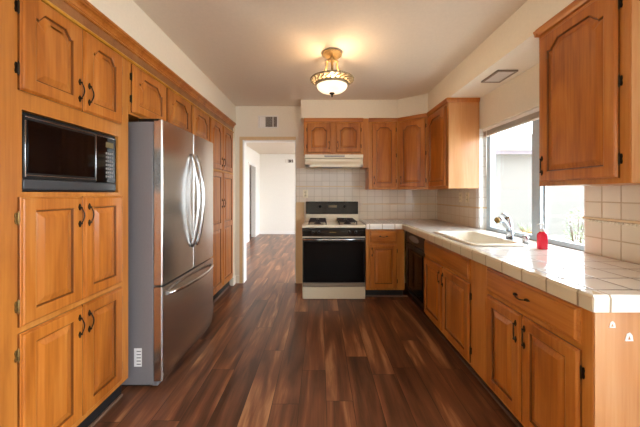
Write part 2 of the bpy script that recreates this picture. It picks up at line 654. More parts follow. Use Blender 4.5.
b.box(XR - 0.008, 1.775, WY1 - 0.010, WY1 + 0.002, 0.90, WZ1)      # far jamb faced in white tile
b.box(XR - 0.012, XR - 0.002, WY1 - 0.010, WY1 + 0.045, 0.90, 1.331)
b.box(XR - 0.008, 1.775, WY0 - 0.002, WY0 + 0.010, 0.90, WZ1)
b.mat(M['grout_trim'])
b.box(XR - 0.020, 1.76, WY1 - 0.020, WY1 - 0.008, 1.122, 1.136, 0.003)
b.build('tile_backsplash', None, wall_right)

# ---- kitchen window
win = struct(MB().box(1.745, 1.80, WY0 + .01, WY0 + 0.045, 0.90, WZ1).box(1.745, 1.80, WY1 - 0.075, WY1 - .01, 0.90, WZ1)
             .box(1.745, 1.80, WY0 + 0.045, WY1 - 0.075, WZ1 - 0.035, WZ1).box(1.745, 1.80, WY0 + 0.045, WY1 - 0.075, 0.897, 0.935)
             .build('window_1', M['alu']))
MB().box(1.735, 1.765, 2.245, 2.31, 0.935, WZ1 - .035).box(1.765, 1.795, 2.31, 2.375, 0.935, WZ1 - .035)\
    .box(1.735, 1.75, 2.195, 2.215, 0.935, WZ1 - .035).build('meeting_stile', M['alu'], win)
MB().box(1.755, 1.759, WY0 + .045, 2.245, 0.935, WZ1 - .035).build('glass', M['glass'], win)
MB().box(1.780, 1.784, 2.375, WY1 - .075, 0.935, WZ1 - .035).build('glass', M['glass'], win)
MB().box(1.742, 1.802, WY0 + .01, WY1 - .01, 0.889, 0.90).build('sill', M['ventd'], win)

# ------------------------------------------------------------------ outdoors beyond the window
sbox('ground', 1.85, 24, -6, 16, -0.25, -0.12, m=M['concrete'])
bld = thing('neighbouring_garage', 'white stucco garage wing with pale shingled roof outside the window', 'building', (2.3, 9.5, -0.12))
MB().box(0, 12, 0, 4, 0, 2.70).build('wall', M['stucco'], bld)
MB().box(-.2, 12.2, -0.42, -0.40, 2.66, 2.78).build('fascia', M['fascia'], bld)
r = MB()
for k in range(9):
    y0, z0 = -0.45 + k * 0.5, 2.79 + k * 0.16
    r.prism([(y0, z0), (y0 + 0.54, z0 + 0.172), (y0 + 0.54, z0 + 0.14), (y0, z0 - 0.028)], 0, -.2, 12.2)
r.build('roof', M['stucco'], bld)
MB().box(-.2, 12.2, -0.40, 0, 2.66, 2.69).build('eave', M['stucco'], bld)


def shrub(name, label, loc, rad, hgt, n, leafm, flowm=None):
    o = thing(name, label, 'shrub', loc)
    mb = MB()
    rnd = random.Random(3)
    for k in range(n):
        a, q, u = rnd.uniform(0, 2 * PI), rnd.random() ** 0.5, rnd.uniform(-1, 1)
        c = Vector((rad * q * math.cos(a) * math.sqrt(1 - u * u * .7), rad * q * math.sin(a) * math.sqrt(1 - u * u * .7), hgt * (0.6 + 0.38 * u)))
        mb.mat(flowm if flowm and u > 0.35 and rnd.random() < 0.5 else leafm)
        s_ = rnd.uniform(0.025, 0.05)
        d1 = Vector((rnd.uniform(-1, 1), rnd.uniform(-1, 1), rnd.uniform(-.6, 1))).normalized()
        d2 = d1.cross(Vector((rnd.uniform(-1, 1), rnd.uniform(-1, 1), rnd.uniform(-1, 1)))).normalized()
        vs = [mb.bm.verts.new(c + d1 * s_), mb.bm.verts.new(c + d2 * s_ * .5), mb.bm.verts.new(c - d1 * s_), mb.bm.verts.new(c - d2 * s_ * .5)]
        mb._face(vs)
    mb.build('foliage', None, o)
    st = MB()
    for k in range(6):
        a = 2 * PI * k / 6
        st.tube([(0, 0, 0), (rad * .3 * math.cos(a), rad * .3 * math.sin(a), hgt * .4), (rad * .6 * math.cos(a), rad * .6 * math.sin(a), hgt * .8)], [0.012, 0.009, 0.004], 6)
    st.build('stems', M['bark'], o)
    return o


shrub('flowering_shrub', 'bushy shrub with pale pink blooms outside the right window pane', (5.18, 5.75, -0.12), 0.22, 1.12, 300, M['leaf'], M['flower'])
pl = thing('potted_plant', 'small plant in a terracotta pot outside behind the window mullion', 'plant pot', (4.45, 6.2, -0.12))
MB().lathe([(0.0, 0.0), (0.13, 0.0), (0.20, 0.50), (0.215, 0.50), (0.215, 0.56), (0.185, 0.56), (0.17, 0.48), (0.0, 0.48)], seg=20).build('pot', M['terracotta'], pl)
lf = MB()
rr = random.Random(5)
for k in range(14):
    a, e = rr.uniform(0, 2 * PI), rr.uniform(.08, .2)
    lf.tube([(0, 0, .48), (e * .5 * math.cos(a), e * .5 * math.sin(a), .62), (e * math.cos(a), e * math.sin(a), .66 + rr.uniform(0, .12))], [0.012, 0.016, 0.002], 5)
lf.build('leaves', M['leaf'], pl)


# ------------------------------------------------------------------ cabinet parts
def offset_poly(pts, d):
    n = len(pts)
    out = []
    for i in range(n):
        p0, p1, p2 = Vector(pts[i - 1]), Vector(pts[i]), Vector(pts[(i + 1) % n])
        a, b = (p1 - p0), (p2 - p1)
        a = a.normalized() if a.length > 1e-9 else b.normalized()
        b = b.normalized() if b.length > 1e-9 else a
        na, nb = Vector((-a.y, a.x)), Vector((-b.y, b.x))
        m = (na + nb)
        m = m.normalized() if m.length > 1e-6 else na
        k = d / max(0.45, m.dot(na))
        out.append((p1.x + m.x * k, p1.y + m.y * k))
    return out


def panel_outline(x0, x1, z0, z1, arch):
    """counter-clockwise outline of a door panel; arch adds the cathedral top"""
    pts = [(x0, z0), (x1, z0)]
    w = x1 - x0
    if not arch:
        pts += [(x1, z1), (x0, z1)]
        return pts
    rise = min(0.046, 0.19 * w)
    zs = z1 - rise
    sh = 0.075 * w
    cv = 0.15 * w
    pts.append((x1, zs))
    pts.append((x1 - sh, zs - rise * .06))
    for f, g_ in ((0.10, 0.16), (0.28, 0.28), (0.50, 0.50), (0.72, 0.76), (0.88, 0.92), (1.0, 1.0)):
        pts.append((x1 - sh - cv * f, zs + rise * g_))
    pts.append(((x0 + x1) / 2, z1))
    left = [(x0 + x1 - p[0], p[1]) for p in pts[2:-1]][::-1]
    return pts + left


def door_mesh(w, h, arch=False, stile=0.058, t=0.020, panels=None, mat=None):
    mb = MB()
    mb.mat(mat or M['wv'])
    mb.mat(M['groove_edge_shade'])
    mb.mat(mat or M['wv'])
    outs = panels or [(stile, h - stile, arch)]
    if len(outs) > 1:
        # several panels stacked: each gets its own slab piece
        cuts = [0] + [(outs[i][1] + outs[i + 1][0]) / 2 for i in range(len(outs) - 1)] + [h]
    else:
        cuts = [0, h]
    for i, (pz0, pz1, ar) in enumerate(outs):
        c0, c1 = cuts[i], cuts[i + 1]
        op = panel_outline(stile, w - stile, pz0, pz1, ar)
        zt = max(p[1] for p in op)

        def rect(dx):
            # project opening outline to the rectangle, side by side
            res = []
            d0 = dx if i == 0 else 0
            d1 = dx if i == len(outs) - 1 else 0
            for k, p in enumerate(op):
                if k == 0:
                    res.append((dx, c0 + d0))
                elif k == 1:
                    res.append((w - dx, c0 + d0))
                else:
                    fx = (p[0] - stile) / (w - 2 * stile)
                    res.append((dx + (w - 2 * dx) * fx, c1 - d1))
            return res
        L3 = lambda pp, y: [(p[0], y, p[1]) for p in pp]
        loops = [L3(rect(0), 0), L3(rect(0), -t * 0.45), L3(rect(0.004), -t * 0.55), L3(rect(0.006), -t * 0.86), L3(rect(0.011), -t),
                 L3(offset_poly(op, -0.004), -t), L3(op, -t + 0.002), L3(offset_poly(op, 0.0025), -t + 0.0095), L3(offset_poly(op, 0.007), -t + 0.0095),
                 L3(offset_poly(op, 0.013), -t + 0.0085), L3(offset_poly(op, 0.034), -t + 0.001), L3(offset_poly(op, 0.038), -t + 0.0005)]
        nf = len(mb.bm.faces)
        mb.rings(loops)
        n = len(op)
        mb.bm.faces.ensure_lookup_table()
        for fi in list(range(nf, nf + n)) + list(range(nf + 6 * n, nf + 8 * n)):        # glazed grooves round the raised panel, plus gap shade painted on the door edges
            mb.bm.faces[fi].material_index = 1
    return mb


def handle_mesh(horizontal=False):
    """antique pull: two spade-shaped backplates and a bowed bail"""
    mb = MB()
    L = 0.078
    for sgn in (-1, 1):
        prof = [(0.0, 0.0), (0.004, 0.006), (0.0075, 0.014), (0.006, 0.022), (0.0025, 0.030), (0.0, 0.034)]
        pts = [(r, sgn * (L / 2 + h - 0.014)) for r, h in prof]
        poly = pts + [(-r, z) for r, z in pts[-2:0:-1]]
        mb.prism([(x, z) for x, z in poly], 1, -0.004, 0.0)
        mb.lathe([(0.0, -0.016), (0.0045, -0.014), (0.0035, -0.003), (0.0045, 0.0)], (0, 0, sgn * L / 2), 1, 8)
    arc = []
    for k in range(13):
        f = k / 12.0
        a = PI * f
        arc.append((0.009 * math.sin(a), -0.011 - 0.006 * math.sin(a), -L / 2 + L * f))
    mb.tube(arc, [0.0022 + 0.0012 * math.sin(PI * k / 12) for k in range(13)], 7)
    if horizontal:
        bmesh.ops.rotate(mb.bm, verts=mb.bm.verts, cent=(0, 0, 0), matrix=Matrix.Rotation(PI / 2, 3, 'Y'))
    return mb


def hinge_mesh(sgn):
    mb = MB()
    mb.lathe([(0.0, -0.030), (0.002, -0.027), (0.0035, -0.022), (0.0035, 0.022), (0.002, 0.027), (0.0, 0.030)], (0, -0.008, 0), 2, 8)
    poly = [(0, -0.021), (0.006, -0.023), (0.009, -0.012), (0.007, 0.0), (0.009, 0.012), (0.006, 0.023), (0, 0.021)]
    mb.prism([(sgn * x, z) for x, z in poly], 1, -0.004, 0.0)
    return mb


HM = {}


def shared(key, fn, name, mat, parent, loc):
    """a small fitting whose mesh is reused"""
    if key in HM:
        o = bpy.data.objects.new(name, HM[key])
        COL.objects.link(o)
        o.location = loc
        o.parent = parent
        return o
    o = fn().build(name, mat, parent, loc)
    HM[key] = o.data
    return o


def add_door(cab, x0, x1, z0, z1, arch=False, hinge='L', handle='top', mat=None, panels=None, name='door', hinges=2, stile=0.058, hm='antique', hz3=False):
    w, h = x1 - x0, z1 - z0
    d = door_mesh(w, h, arch, stile, panels=panels, mat=mat).build(name, None, cab, (x0, 0, z0))
    hx = -0.003 if hinge == 'L' else w + 0.003
    px = w - stile * .45 if hinge == 'L' else stile * .45
    if handle is not None:
        hz = {'top': h - 0.095, 'bottom': 0.095}.get(handle, handle)
        shared('vpull', handle_mesh, 'handle', M['antique'], d, (px, -0.020, hz))
    if hinges:
        for hz in (0.085, h / 2, h - 0.085) if h > 0.7 and z0 > 1 else (0.085, h - 0.085):
            shared('hinge' + hinge + hm, lambda: hinge_mesh(-1 if hinge == 'L' else 1), 'hinge', M[hm], d, (hx, -0.0, hz))
    return d


def add_drawer(cab, x0, x1, z0, z1, handle=True, name='drawer'):
    w, h = x1 - x0, z1 - z0
    mb = MB()
    t = 0.020
    R = lambda d, y: [(d, y, d), (w - d, y, d), (w - d, y, h - d), (d, y, h - d)]
    mb.rings([R(0, 0), R(0, -t * .45), R(0.004, -t * .55), R(0.010, -t * .62), R(0.014, -t * .95), R(0.018, -t)])
    d = mb.build(name, M['wh'], cab, (x0, 0, z0))
    if handle:
        shared('hpull', lambda: handle_mesh(True), 'handle', M['antique'], d, (w / 2, -0.020, h / 2))
    return d


# ------------------------------------------------------------------ left bank of built-in cabinets  (local x = world +Y, local -y = world +X)
FX = -1.215
RZL = PI / 2
NZ0, NZ1 = 1.286, 1.622
y0 = 1.078
oven_cab = thing('tall_cabinet', 'tall oak cabinet at the left edge with the microwave niche', 'cabinet', (FX, y0, 0), RZL, 'built-in oak cabinets along the left wall')
Lc = 1.797 - y0
nx0, nx1 = 1.157 - y0, 1.708 - y0
c = MB()
c.box(0, Lc, 0, 0.60, 0.117, NZ0)
c.box(0, Lc, 0, 0.60, NZ1, 2.24)
c.box(0, nx0, 0, 0.60, NZ0, NZ1)
c.box(nx1, Lc, 0, 0.60, NZ0, NZ1)
c.box(nx0, nx1, 0.55, 0.60, NZ0, NZ1)
c.build('carcass', M['wframe'], oven_cab)
MB().box(0, Lc, 0.045, 0.6, 0, 0.117).build('toe_kick', M['toe'], oven_cab)
dl0, dlm0, dlm1, dl1 = 1.140 - y0, 1.437 - y0, 1.443 - y0, 1.725 - y0
for (z0, z1, arch, hd) in ((1.697, 2.112, True, 'bottom'), (0.742, 1.266, False, 'top'), (0.150, 0.716, False, 'top')):
    add_door(oven_cab, dl0, dlm0, z0, z1, arch, 'L', hd, hm='brass' if z1 < 1.5 else 'antique')
    add_door(oven_cab, dlm1, dl1, z0, z1, arch, 'R', hd)

y0 = 1.800
fr_cab = thing('overhead_cabinet', 'oak overhead cabinet with arched doors above the refrigerator', 'cabinet', (FX, y0, 0), RZL, 'built-in oak cabinets along the left wall')
MB().box(0, 1.29, 0, 0.60, 1.785, 2.24).build('carcass', M['wframe'], fr_cab)
add_door(fr_cab, 0.022, 0.412, 1.80, 2.112, True, 'L', None)
add_door(fr_cab, 0.442, 0.832, 1.80, 2.112, True, 'L', None, hinges=0)
add_door(fr_cab, 0.875, 1.270, 1.80, 2.112, True, 'R', None, hinges=0)

y0 = 3.093
pan = thing('pantry_cabinet', 'tall narrow-doored oak pantry cabinet between refrigerator and hall doorway', 'cabinet', (FX, y0, 0), RZL, 'built-in oak cabinets along the left wall')
MB().box(0, 0.847, 0, 0.60, 0.117, 2.24).build('carcass', M['wframe'], pan)
MB().box(0, 0.847, 0.045, 0.6, 0, 0.117).build('toe_kick', M['toe'], pan)
for x0, x1, hs in ((0.010, 0.388, 'L'), (0.408, 0.805, 'R')):
    add_door(pan, x0, x1, 1.566, 2.112, True, hs, 'bottom', hinges=0)
    hh = 1.535 - 0.150
    add_door(pan, x0, x1, 0.150, 1.535, False, hs, 1.01, hinges=0, panels=[(0.058, 0.705, False), (0.775, hh - 0.058, False)])
MB().box(-0.0, 0.847, -0.010, 0.0, 1.543, 1.557, 0.003).build('bead_rail', M['bead'], pan)

# crown moulding and frieze running over the whole bank
cr = MB().mat(M['frieze'])
ya, yb = 1.078, 3.938
cr.box(FX, FX + 0.004, ya, yb, 2.135, 2.20)
cr.mat(M['bead'])
cr.prism([(FX, 2.116), (FX + 0.014, 2.118), (FX + 0.017, 2.126), (FX + 0.012, 2.134), (FX, 2.136)], 1, ya, yb)
cr.mat(M['wh'])
prof = [(FX - 0.02, 2.186), (FX + 0.012, 2.186), (FX + 0.015, 2.192), (FX + 0.012, 2.198), (FX + 0.016, 2.201), (FX + 0.020, 2.212),
        (FX + 0.028, 2.221), (FX + 0.038, 2.226), (FX + 0.040, 2.231), (FX + 0.046, 2.233), (FX + 0.048, 2.246), (FX - 0.02, 2.246)]
cr.prism(prof, 1, ya, yb)
struct(cr.build('trim_3'))
struct(MB().box(-1.262, -1.246, 1.06, 1.797, 0, 0.018, 0.004).box(-1.262, -1.246, 3.093, 3.938, 0, 0.018, 0.004).build('trim_4', M['shoe']))

# ------------------------------------------------------------------ microwave in its niche
mw = thing('microwave_oven', 'black microwave oven built into the niche of the tall cabinet', 'microwave', (FX - 0.004, 1.160, NZ0 + .0005), RZL)
mwW, mwH = 0.544, 0.332
MB().box(0, mwW, 0.012, 0.42, 0.004, mwH).build('body', M['dark'], mw)
d = MB().mat(M['dark'])
dw = 0.385
d.box(0.006, dw, 0, 0.014, 0.055, mwH - 0.012, 0.003)
dd = d.build('door', None, mw)
MB().box(0.022, dw - 0.012, -0.003, 0.0, 0.080, mwH - 0.032, 0.001).build('glass', M['gloss'], dd)
MB().box(0.010, 0.015, -0.004, 0.0, 0.062, mwH - 0.035, 0.001).box(dw - 0.006, dw - 0.002, -0.004, 0.0, 0.062, mwH - 0.02, 0.001)\
    .box(0.015, dw - .006, -0.004, 0, 0.068, 0.071, 0.001).box(0.012, mwW - .01, -0.004, 0, mwH - .022, mwH - .018, 0.001).build('chrome_trim', M['steelh'], dd)
MB().box(0.006, mwW - 0.006, 0.0, 0.014, 0.010, 0.053, 0.004).build('grille', M['fgrille'], mw)
cp = MB().box(dw + 0.003, mwW - 0.006, 0.001, 0.014, 0.055, mwH - 0.012, 0.003).build('control_panel', M['gloss'], mw)
MB().box(dw + 0.070, mwW - 0.030, -0.001, 0.002, mwH - 0.075, mwH - 0.045).build('display', M['led'], cp)
k = MB()
for i in range(4):
    for j in range(7):
        k.box(dw + 0.070 + i * 0.015, dw + 0.080 + i * 0.015, -0.001, 0.002, 0.085 + j * 0.022, 0.096 + j * 0.022)
k.build('keypad', M['key'], cp)

# ------------------------------------------------------------------ refrigerator
FXD = -1.037
fr = thing('refrigerator', 'stainless french door refrigerator with grey side standing among oak cabinets', 'refrigerator', (FXD, 1.865, 0), RZL)
FW = 0.893
MB().box(0.0, FW, 0.062, 0.74, 0.022, 1.752, 0.006).build('case', M['fside'], fr)
MB().box(0.03, FW - 0.03, 0.10, 0.70, 0.0, 0.024).build('base', M['dark'], fr)
MB().box(0.01, FW - 0.01, 0.035, 0.075, 0.012, 0.046, 0.004).build('kick_grille', M['fside'], fr)


def fridge_door(x0, x1, z0, z1, nm):
    mb = MB()
    rad = 0.011
    pts = []
    for (cx, cy, a0) in ((x1 - rad, rad, -PI / 2), (x0 + rad, rad, PI)):
        for q in range(12):
            a = a0 + (PI / 2) * q / 11
            pts.append((cx + rad * math.cos(a), cy + rad * math.sin(a)))
    n = 28
    for q in range(1, n):                                   # slightly crowned front
        f = q / n
        pts.append((x0 + rad + (x1 - x0 - 2 * rad) * f, -0.003 * math.sin(PI * f)))
    # order: right corner, back, left corner, front
    R = pts[:12]
    Lc_ = pts[12:24]
    front = pts[24:]
    poly = R + [(x1, 0.055), (x0, 0.055)] + Lc_ + front
    mb.prism(poly, 2, z0, z1)
    return mb.build(nm, M['steel'], fr)


SPL = 0.462
fd1 = fridge_door(0.0, SPL - 0.002, 0.677, 1.765, 'door')
fd2 = fridge_door(SPL + 0.002, FW, 0.677, 1.765, 'door')
fd3 = fridge_door(0.0, FW, 0.048, 0.664, 'freezer_drawer')
for d_, hx in ((fd1, SPL - 0.045), (fd2, SPL + 0.045)):
    pts = []
    for q in range(25):
        f = q / 24
        pts.append((hx, -0.004 - 0.056 * math.sin(PI * f) ** 0.75, 0.855 + (1.595 - 0.855) * f))
    MB().tube(pts, 0.0135, 12).build('handle', M['steelh'], d_)
pts = []
for q in range(25):
    f = q / 24
    pts.append((0.065 + (FW - 0.13) * f, -0.006 - 0.060 * math.sin(PI * f) ** 0.6, 0.605))
MB().tube(pts, 0.013, 12).build('handle', M['steelh'], fd3)
MB().box(0.0, 0.07, 0.02, 0.16, 1.752, 1.772, 0.005).build('hinge_cap', M['dark'], fr)
MB().box(FW - 0.07, FW, 0.02, 0.16, 1.752, 1.772, 0.005).build('hinge_cap', M['dark'], fr)
st = MB().mat(M['label'])
st.box(-0.001, 0.0, 0.135, 0.185, 0.145, 0.265)
st.mat(M['ink'])
for q in range(5):
    st.box(-0.0016, -0.0005, 0.140, 0.168, 0.158 + q * 0.021, 0.164 + q * 0.021)
st.build('energy_label', None, fr)

# ------------------------------------------------------------------ range
RX0, RX1, RY = -0.221, 0.543, 3.432
rg = thing('gas_range', 'bisque and black freestanding gas range against the back wall', 'stove', (RX0, RY, 0))
RW = RX1 - RX0
MB().box(0.0, RW, 0.03, 0.595, 0.02, 0.868).build('body', M['bisque'], rg)
MB().box(0.02, RW - .02, 0.06, 0.58, 0, 0.02).build('feet', M['dark'], rg)
d = MB().box(0.002, RW - 0.002, 0.0, 0.030, 0.006, 0.150, 0.005).build('drawer', M['bisque'], rg)
od = MB().box(0.004, RW - 0.004, -0.004, 0.030, 0.205, 0.742, 0.004).build('oven_door', M['dark'], rg)
MB().box(0.020, RW - 0.020, -0.008, -0.004, 0.215, 0.70, 0.002).build('glass', M['ovenglass'], od)
MB().box(0.004, RW - 0.004, -0.010, 0.020, 0.158, 0.202, 0.003).build('trim_bar', M['taupe'], od)
hd = MB().tube([(0.012, -0.038, 0.728), (RW - 0.012, -0.038, 0.728)], 0.010, 12)
hd.box(0.010, 0.030, -0.038, -0.002, 0.720, 0.736).box(RW - 0.030, RW - 0.010, -0.038, -0.002, 0.720, 0.736)
hd.build('handle', M['steelh'], od)
cpn = MB().box(0.0, RW, 0.0, 0.035, 0.762, 0.862, 0.004).build('control_panel', M['gloss'], rg)
for x in (0.130, 0.205, 0.570, 0.650):
    kb = MB().lathe([(0.020, 0.0), (0.020, -0.012), (0.017, -0.024), (0.0, -0.025)], (0, 0, 0), 1, 18)
    kb.box(-0.004, 0.004, -0.032, -0.02, -0.018, 0.018, 0.001)
    kb.build('knob', M['dark'], cpn, (x, 0.0, 0.815))
    MB().box(-0.0015, 0.0015, -0.0335, -0.0315, 0.004, 0.018).build('pointer', M['label'], cpn, (x, 0, 0.815))
MB().box(0.33, 0.41, -0.001, 0.003, 0.808, 0.814).build('badge', M['brass'], cpn)
ct = MB()
ct.box(-0.001, RW + 0.001, -0.004, 0.600, 0.866, 0.899, 0.006)
ct.build('cooktop', M['bisque'], rg)
for cx in (0.185, 0.560):
    for cy in (0.16, 0.42):
        MB().lathe([(0.0, 0.0), (0.045, 0.0), (0.045, 0.012), (0.030, 0.016), (0.030, 0.022), (0.0, 0.024)], (cx, cy, 0.899), 2, 16).build('burner', M['iron'], rg)
    gr = MB()
    for cy in (0.16, 0.42):
        x0, x1, ya, yb = cx - 0.105, cx + 0.105, cy - 0.115, cy + 0.115
        z = 0.935
        gr.tube([(x0, ya, z), (x1, ya, z), (x1, yb, z), (x0, yb, z), (x0, ya, z)], 0.006, 6)
        for q in range(8):
            a = 2 * PI * q / 8
            gr.tube([(cx + 0.03 * math.cos(a), cy + 0.03 * math.sin(a), z + .002), (cx + 0.108 * math.cos(a), cy + 0.108 * math.sin(a), z)], 0.006, 6)
        for (px, py) in ((x0, ya), (x1, ya), (x1, yb), (x0, yb)):
            gr.tube([(px, py, 0.898), (px, py, z)], 0.006, 6)
    gr.build('grate', M['iron'], rg)
bg = MB().box(0.02, RW - 0.02, 0.545, 0.600, 0.895, 1.00, 0.004).build('backguard', M['bisque'], rg)
bp = MB().box(0.018, RW - 0.018, 0.535, 0.602, 0.992, 1.168, 0.006).build('clock_panel', M['gloss'], bg)
for x in (0.215, 0.555):
    MB().lathe([(0.021, 0.0), (0.021, -0.014), (0.016, -0.022), (0.0, -0.022)], (x, 0.535, 1.10), 1, 16).build('dial', M['dark'], bg)
MB().box(0.33, 0.45, 0.533, 0.537, 1.085, 1.115).build('clock', M['led'], bg)

# ------------------------------------------------------------------ range hood
hx0, hx1 = -0.200, 0.548
hdz0, hdz1 = 1.622, 1.79
hood = thing('range_hood', 'cream range hood under the short double-door cabinet', 'range hood', (hx0, 3.65, hdz0))
HWd = hx1 - hx0
hb = MB()
hb.prism([(0.0, 0.0), (0.0, 0.030), (0.040, 0.075), (0.040, 0.105), (0.0, 0.115), (0.0, 0.158), (0.41, 0.158), (0.41, 0.012), (0.03, 0.012), (0.03, 0.0)], 0, 0, HWd)
hb.build('canopy', M['bisque'], hood)
MB().box(0.25, 0.51, -0.003, 0.001, 0.127, 0.146).build('vent_slots', M['key'], hood)
MB().box(0.22, 0.48, 0.02, 0.20, -0.006, 0.012, 0.003).build('filter', M['fside'], hood)
MB().box(-0.001, 0.06, 0.0, 0.004, 0.001, 0.029).build('corner_plate', M['lens'], hood)
MB().box(HWd - 0.035, HWd + .001, 0.0, 0.004, 0.001, 0.029).build('corner_plate', M['lens'], hood)

# ------------------------------------------------------------------ upper cabinets on back and right walls
CZ0, CZ1 = 1.333, 2.281


def upper(label, loc, rotz, w, depth, z0, doors, poly=None):
    o = thing('upper_cabinet', label, 'cabinet', loc, rotz, 'oak upper cabinets')
    c = MB()
    if poly:
        c.prism(poly, 2, z0, CZ1 - 0.001)
    else:
        c.box(0, w, 0, depth, z0, CZ1 - 0.001)
    c.build('carcass', M['wframe'], o)
    MB().prism([(0.0, 2.236), (-0.012, 2.240), (-0.016, 2.256), (-0.024, 2.272), (-0.024, 2.280), (0.0, 2.280)], 0, 0, w).build('crown', M['wh'], o)
    for d_ in doors:
        add_door(o, *d_[:4], d_[4], d_[5], d_[6])
    return o


dep = YB - SY - 0.012
u1 = upper('short oak upper cabinet with two small arched doors above the range hood', (-0.222, SY, 0), 0, 0.788, dep, 1.792,
           [(0.045, 0.362, 1.825, 2.215, True, 'L', 'bottom'), (0.425, 0.757, 1.825, 2.215, True, 'R', 'bottom')])
MB().box(0.788, 0.862, 0.0, dep, 1.622, 2.28).build('filler_panel', M['wframe'], u1)
u2 = upper('tall single-door oak upper cabinet between hood and corner cabinet', (0.641, SY, 0), 0, 0.383, dep, CZ0,
           [(0.045, 0.362, 1.36, 2.215, True, 'R', 'bottom')])
ang = math.atan2(3.545 - SY, SX - 1.026)
dl = math.hypot(SX - 1.026, 3.545 - SY)


def to_local(p):
    dx, dy = p[0] - 1.026, p[1] - SY
    return (dx * math.cos(ang) + dy * math.sin(ang), -dx * math.sin(ang) + dy * math.cos(ang))


u3 = thing('upper_cabinet', 'diagonal oak corner upper cabinet where back and right walls meet', 'cabinet', (1.026, SY, 0), 0, 'oak upper cabinets')
MB().prism([(p[0] - 1.026, p[1] - SY) for p in ((1.0275, SY + 0.002), (SX - .001, 3.5465), (XR - .012, 3.5465), (XR - .012, YB - .012), (1.0275, YB - .012))], 2, CZ0, CZ1 - .001)\
    .build('carcass', M['wframe'], u3)
d_ = add_door(u3, 0.030, dl - 0.030, 1.36, 2.215, True, 'R', 'bottom')
d_.location = (0.030 * math.cos(ang), 0.030 * math.sin(ang), 1.36)
d_.rotation_euler = (0, 0, ang)
MB().prism([(0.0, 2.236), (-0.012, 2.240), (-0.016, 2.256), (-0.024, 2.272), (-0.024, 2.280), (0.0, 2.280)], 0, 0.004, dl - 0.004).build('crown', M['wh'], u3, (0, 0, 0), ang)
RZR = -PI / 2
u4 = upper('oak upper cabinet left of the window with an end panel coloured pale as if daylit', (SX, 3.543, 0), RZR, 0.553, XR - SX - 0.012, CZ0,
           [(0.035, 0.520, 1.36, 2.215, True, 'L', None)])
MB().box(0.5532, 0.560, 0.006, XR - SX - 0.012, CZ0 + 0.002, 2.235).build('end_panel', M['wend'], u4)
MB().prism([(0.5535, 2.236), (0.565, 2.240), (0.575, 2.256), (0.578, 2.272), (0.578, 2.280), (0.5535, 2.280)][::1], 1, -0.02, XR - SX - .012).build('crown_return', M['wh'], u4)

u5 = upper('large oak upper cabinet in the right foreground right of the window', (SX, 1.742, 0), RZR, 0.51, XR - SX - 0.012, 1.325,
           [(0.022, 0.470, 1.350, 2.215, True, 'R', 'bottom')])
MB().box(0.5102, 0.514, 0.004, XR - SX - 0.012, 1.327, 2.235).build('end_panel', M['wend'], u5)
MB().prism([(0.0, 2.236), (-0.012, 2.240), (-0.016, 2.256), (-0.024, 2.272), (-0.024, 2.280), (0.0, 2.280)], 1, -0.02, XR - SX - .012).build('crown_return', M['wh'], u5)

# ------------------------------------------------------------------ base cabinets
BX = 1.026
CT = 0.91
BT = 0.848
TK = 0.103
bc = thing('base_cabinet', 'narrow oak base cabinet with drawer and door right of the range', 'cabinet', (0.555, 3.47, 0), 0, 'oak base cabinets')
c = MB()
c.box(0, BX - 0.555, 0, 0.588, TK, BT)
c.build('carcass', M['wframe'], bc)
MB().box(0, BX - 0.555, 0.07, 0.588, 0, TK).build('toe_kick', M['toe'], bc)
add_drawer(bc, 0.045, 0.375, 0.690, 0.832)
add_door(bc, 0.045, 0.375, 0.125, 0.665, False, 'R', 'top')

dwo = thing('dishwasher', 'black built-in dishwasher in the inside corner of the counter', 'dishwasher', (BX + 0.004, 3.425, 0), RZR)
DWW = 0.635
MB().box(0, DWW, 0.03, 0.59, 0.105, BT - .003).build('body', M['dark'], dwo)
MB().box(0, DWW, 0.075, 0.5, 0, 0.105).build('toe_kick', M['toe'], dwo)
dp = MB().box(0.003, DWW - 0.003, 0.0, 0.03, 0.13, 0.70, 0.004).build('door', M['dark'], dwo)
pm = MB()
R = lambda dx, y: [(0.07 + dx, y, 0.17 + dx), (DWW - 0.07 - dx, y, 0.17 + dx), (DWW - 0.07 - dx, y, 0.65 - dx), (0.07 + dx, y, 0.65 - dx)]
pm.rings([R(0, 0.0), R(0.008, -0.006), R(0.02, -0.006), R(0.03, -0.001)])
pm.build('raised_panel', M['ovenglass'], dp)
cp = MB().box(0.003, DWW - 0.003, -0.008, 0.03, 0.715, BT - 0.008, 0.004).build('control_panel', M['dark'], dwo)
oh = MB()
lp = lambda a, b, y: [(DWW * .5 + a * math.cos(2 * PI * q / 20), y, 0.78 + b * math.sin(2 * PI * q / 20)) for q in range(20)]
oh.rings([lp(0.16, 0.035, -0.008), lp(0.155, 0.032, -0.016), lp(0.12, 0.022, -0.013)])
oh.build('latch_handle', M['key'], cp)

sb = thing('base_cabinet', 'oak sink base cabinet with two doors beside the dishwasher', 'cabinet', (BX, 2.785, 0), RZR, 'oak base cabinets')
SBW = 2.785 - 1.766
MB().box(0, SBW, 0, 0.02, TK, BT).box(0, 0.02, 0.02, 0.62, TK, BT).box(SBW - 0.02, SBW, 0.02, 0.62, TK, BT).box(0.02, SBW - 0.02, 0.02, 0.62, TK, TK + 0.02).build('carcass', M['wframe'], sb)
MB().box(0, SBW, 0.07, 0.62, 0, TK - .001).build('toe_kick', M['toe'], sb)
add_drawer(sb, 0.012, 0.845, 0.690, 0.832, False, 'false_drawer_front')
add_door(sb, 0.012, 0.400, 0.125, 0.665, False, 'L', 'top', hinges=0)
add_door(sb, 0.420, 0.845, 0.125, 0.665, False, 'R', 'top')

